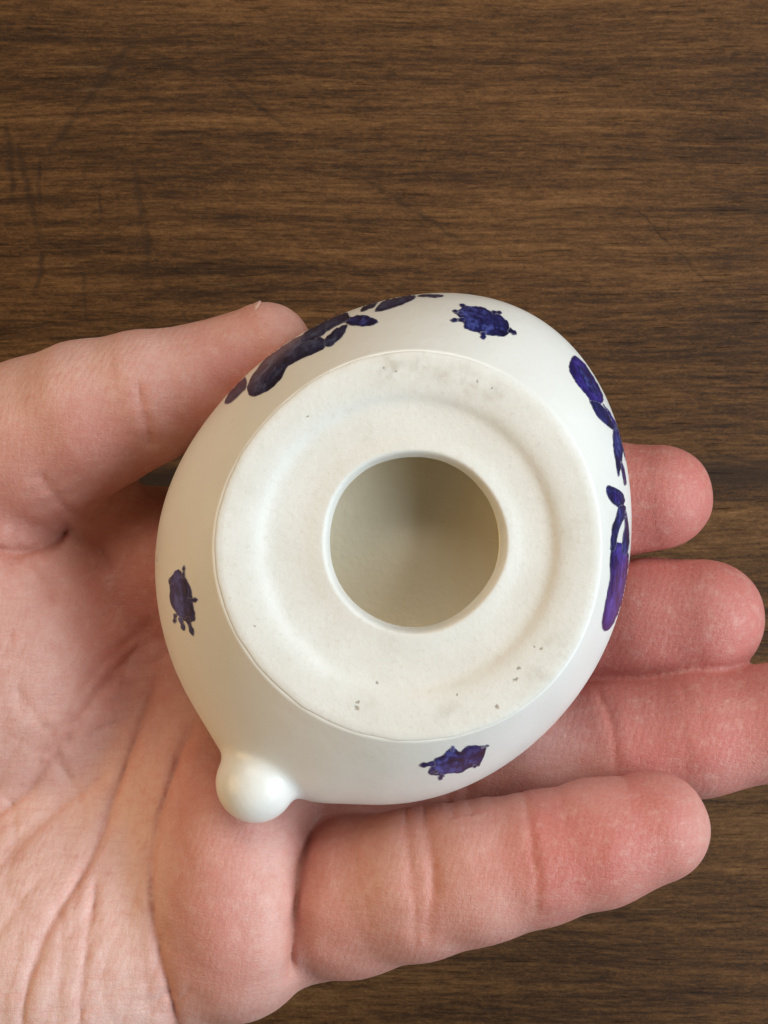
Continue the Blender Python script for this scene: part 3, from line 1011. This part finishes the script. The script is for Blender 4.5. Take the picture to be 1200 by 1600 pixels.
red = np.zeros(len(HV)); pale = np.zeros(len(HV))
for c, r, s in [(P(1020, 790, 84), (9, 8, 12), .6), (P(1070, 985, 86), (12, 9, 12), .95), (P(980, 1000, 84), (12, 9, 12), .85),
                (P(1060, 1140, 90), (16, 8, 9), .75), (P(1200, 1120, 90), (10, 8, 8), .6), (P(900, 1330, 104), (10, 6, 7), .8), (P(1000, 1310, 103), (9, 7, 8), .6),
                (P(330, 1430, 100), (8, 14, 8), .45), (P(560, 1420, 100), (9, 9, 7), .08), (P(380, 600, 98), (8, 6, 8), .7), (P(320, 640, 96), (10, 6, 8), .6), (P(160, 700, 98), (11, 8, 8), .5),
                (P(60, 800, 95), (12, 10, 10), .35), (P(210, 930, 84), (10, 16, 12), .6), (P(120, 1420, 94), (10, 12, 8), .12), (P(310, 1250, 92), (8, 10, 8), .35), (P(490, 1400, 96), (5, 12, 8), .5)]:  # palm blob left of the vessel: the vessel's shade put into skin colour
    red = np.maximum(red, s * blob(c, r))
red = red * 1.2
for c, r, s in [(P(760, 1370, 105), (7, 9, 7), .15), (P(870, 1140, 90), (7, 9, 7), .5), (P(180, 1580, 95), (12, 10, 14), .6), (P(50, 1520, 92), (18, 15, 20), 1.1), (P(220, 1480, 98), (6, 16, 8), .5), (P(445, 1380, 100), (3, 18, 7), .7),
                (P(110, 590, 96), (18, 8, 8), .6), (P(1190, 940, 84), (3, 9, 7), .5), (P(600, 1380, 102), (6, 10, 6), .35), (P(1100, 1280, 100), (4, 7, 6), .4), (P(30, 1200, 95), (12, 18, 8), .4)]:
    pale = np.maximum(pale, s * blob(c, r))
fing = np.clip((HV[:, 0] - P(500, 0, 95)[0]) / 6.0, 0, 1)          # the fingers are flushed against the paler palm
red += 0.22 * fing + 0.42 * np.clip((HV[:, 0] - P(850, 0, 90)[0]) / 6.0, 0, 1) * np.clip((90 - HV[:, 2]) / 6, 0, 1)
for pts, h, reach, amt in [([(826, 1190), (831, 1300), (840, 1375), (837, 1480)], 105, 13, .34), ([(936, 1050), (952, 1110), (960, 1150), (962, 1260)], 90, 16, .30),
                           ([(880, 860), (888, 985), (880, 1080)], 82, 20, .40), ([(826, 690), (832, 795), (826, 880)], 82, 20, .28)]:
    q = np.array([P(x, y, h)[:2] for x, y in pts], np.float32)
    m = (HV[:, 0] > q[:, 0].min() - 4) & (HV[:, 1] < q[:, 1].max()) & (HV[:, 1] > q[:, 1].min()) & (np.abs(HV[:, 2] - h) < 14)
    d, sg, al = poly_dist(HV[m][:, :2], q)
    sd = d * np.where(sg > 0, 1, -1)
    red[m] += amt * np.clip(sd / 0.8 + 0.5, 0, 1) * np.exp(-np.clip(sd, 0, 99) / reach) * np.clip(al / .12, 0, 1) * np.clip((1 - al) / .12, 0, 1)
palmside = np.clip((P(300, 0, 90)[0] - HV[:, 0]) / 4, 0, 1) * np.clip((P(0, 1080, 90)[1] - HV[:, 1]) / 20, 0, 1)
pale = np.maximum(pale, 0.85 * palmside)
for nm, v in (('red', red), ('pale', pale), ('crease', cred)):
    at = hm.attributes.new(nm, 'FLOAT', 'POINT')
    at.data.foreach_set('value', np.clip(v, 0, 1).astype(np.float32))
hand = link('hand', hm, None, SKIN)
hand['label'] = 'bare left hand, palm up, holding the white ceramic vessel between thumb and fingers'
hand['category'] = 'hand'


def nail(a, b, up, over, half):
    """curved plate along the last joint a->b (mm, radius), on the side `up`"""
    (pa, ra), (pb, rb) = a, b
    ax = pb - pa; L = np.linalg.norm(ax); ax = ax / L
    up = np.array(up, float); up -= ax * (up @ ax); up /= np.linalg.norm(up)
    sd = np.cross(ax, up)
    nu, nv = 14, 14
    V = []
    for layer in (0, 1):
        for i in range(nu + 1):
            s = i / nu
            for j in range(nv + 1):
                t = (j / nv * 2 - 1)
                ang = math.radians(half) * t
                tipround = 1.1 * (1 - math.sqrt(max(0, 1 - 0.75 * t * t)))
                dist = 0.15 * L + s * (0.85 * L + rb + over - 4.5 * tipround * 0.6)
                r = ra + (rb - ra) * min(1.0, dist / L)
                r = r * (0.985 - 0.05 * max(0, (dist - L) / rb)) + 0.05 - layer * 0.42
                V.append((pa + ax * dist + (up * math.cos(ang) + sd * math.sin(ang)) * r) * MM)
    F = []
    W = nv + 1; O = (nu + 1) * W
    for i in range(nu):
        for j in range(nv):
            k = i * W + j
            F.append((k, k + 1, k + W + 1, k + W)); F.append((O + k, O + k + W, O + k + W + 1, O + k + 1))
    for i in range(nu):
        for j in (0, nv):
            k = i * W + j
            F.append((k, k + W, O + k + W, O + k) if j == 0 else (k, O + k, O + k + W, k + W))
    for j in range(nv):
        F.append((j, O + j, O + j + 1, j + 1)); k = nu * W + j
        F.append((k, k + 1, O + k + 1, O + k))
    return mesh_np('nail', V, F)


link('thumb_nail', nail(THUMB[-2], THUMB[-1], (-0.15, 0.93, 0.16), -4.0, 34), hand, NAIL)
for f in (INDEX, MIDDLE, RING, PINKY):
    link('finger_nail', nail(f[-2], f[-1], (0.05, 0.05, -1), -2.4, 40), hand, NAIL)
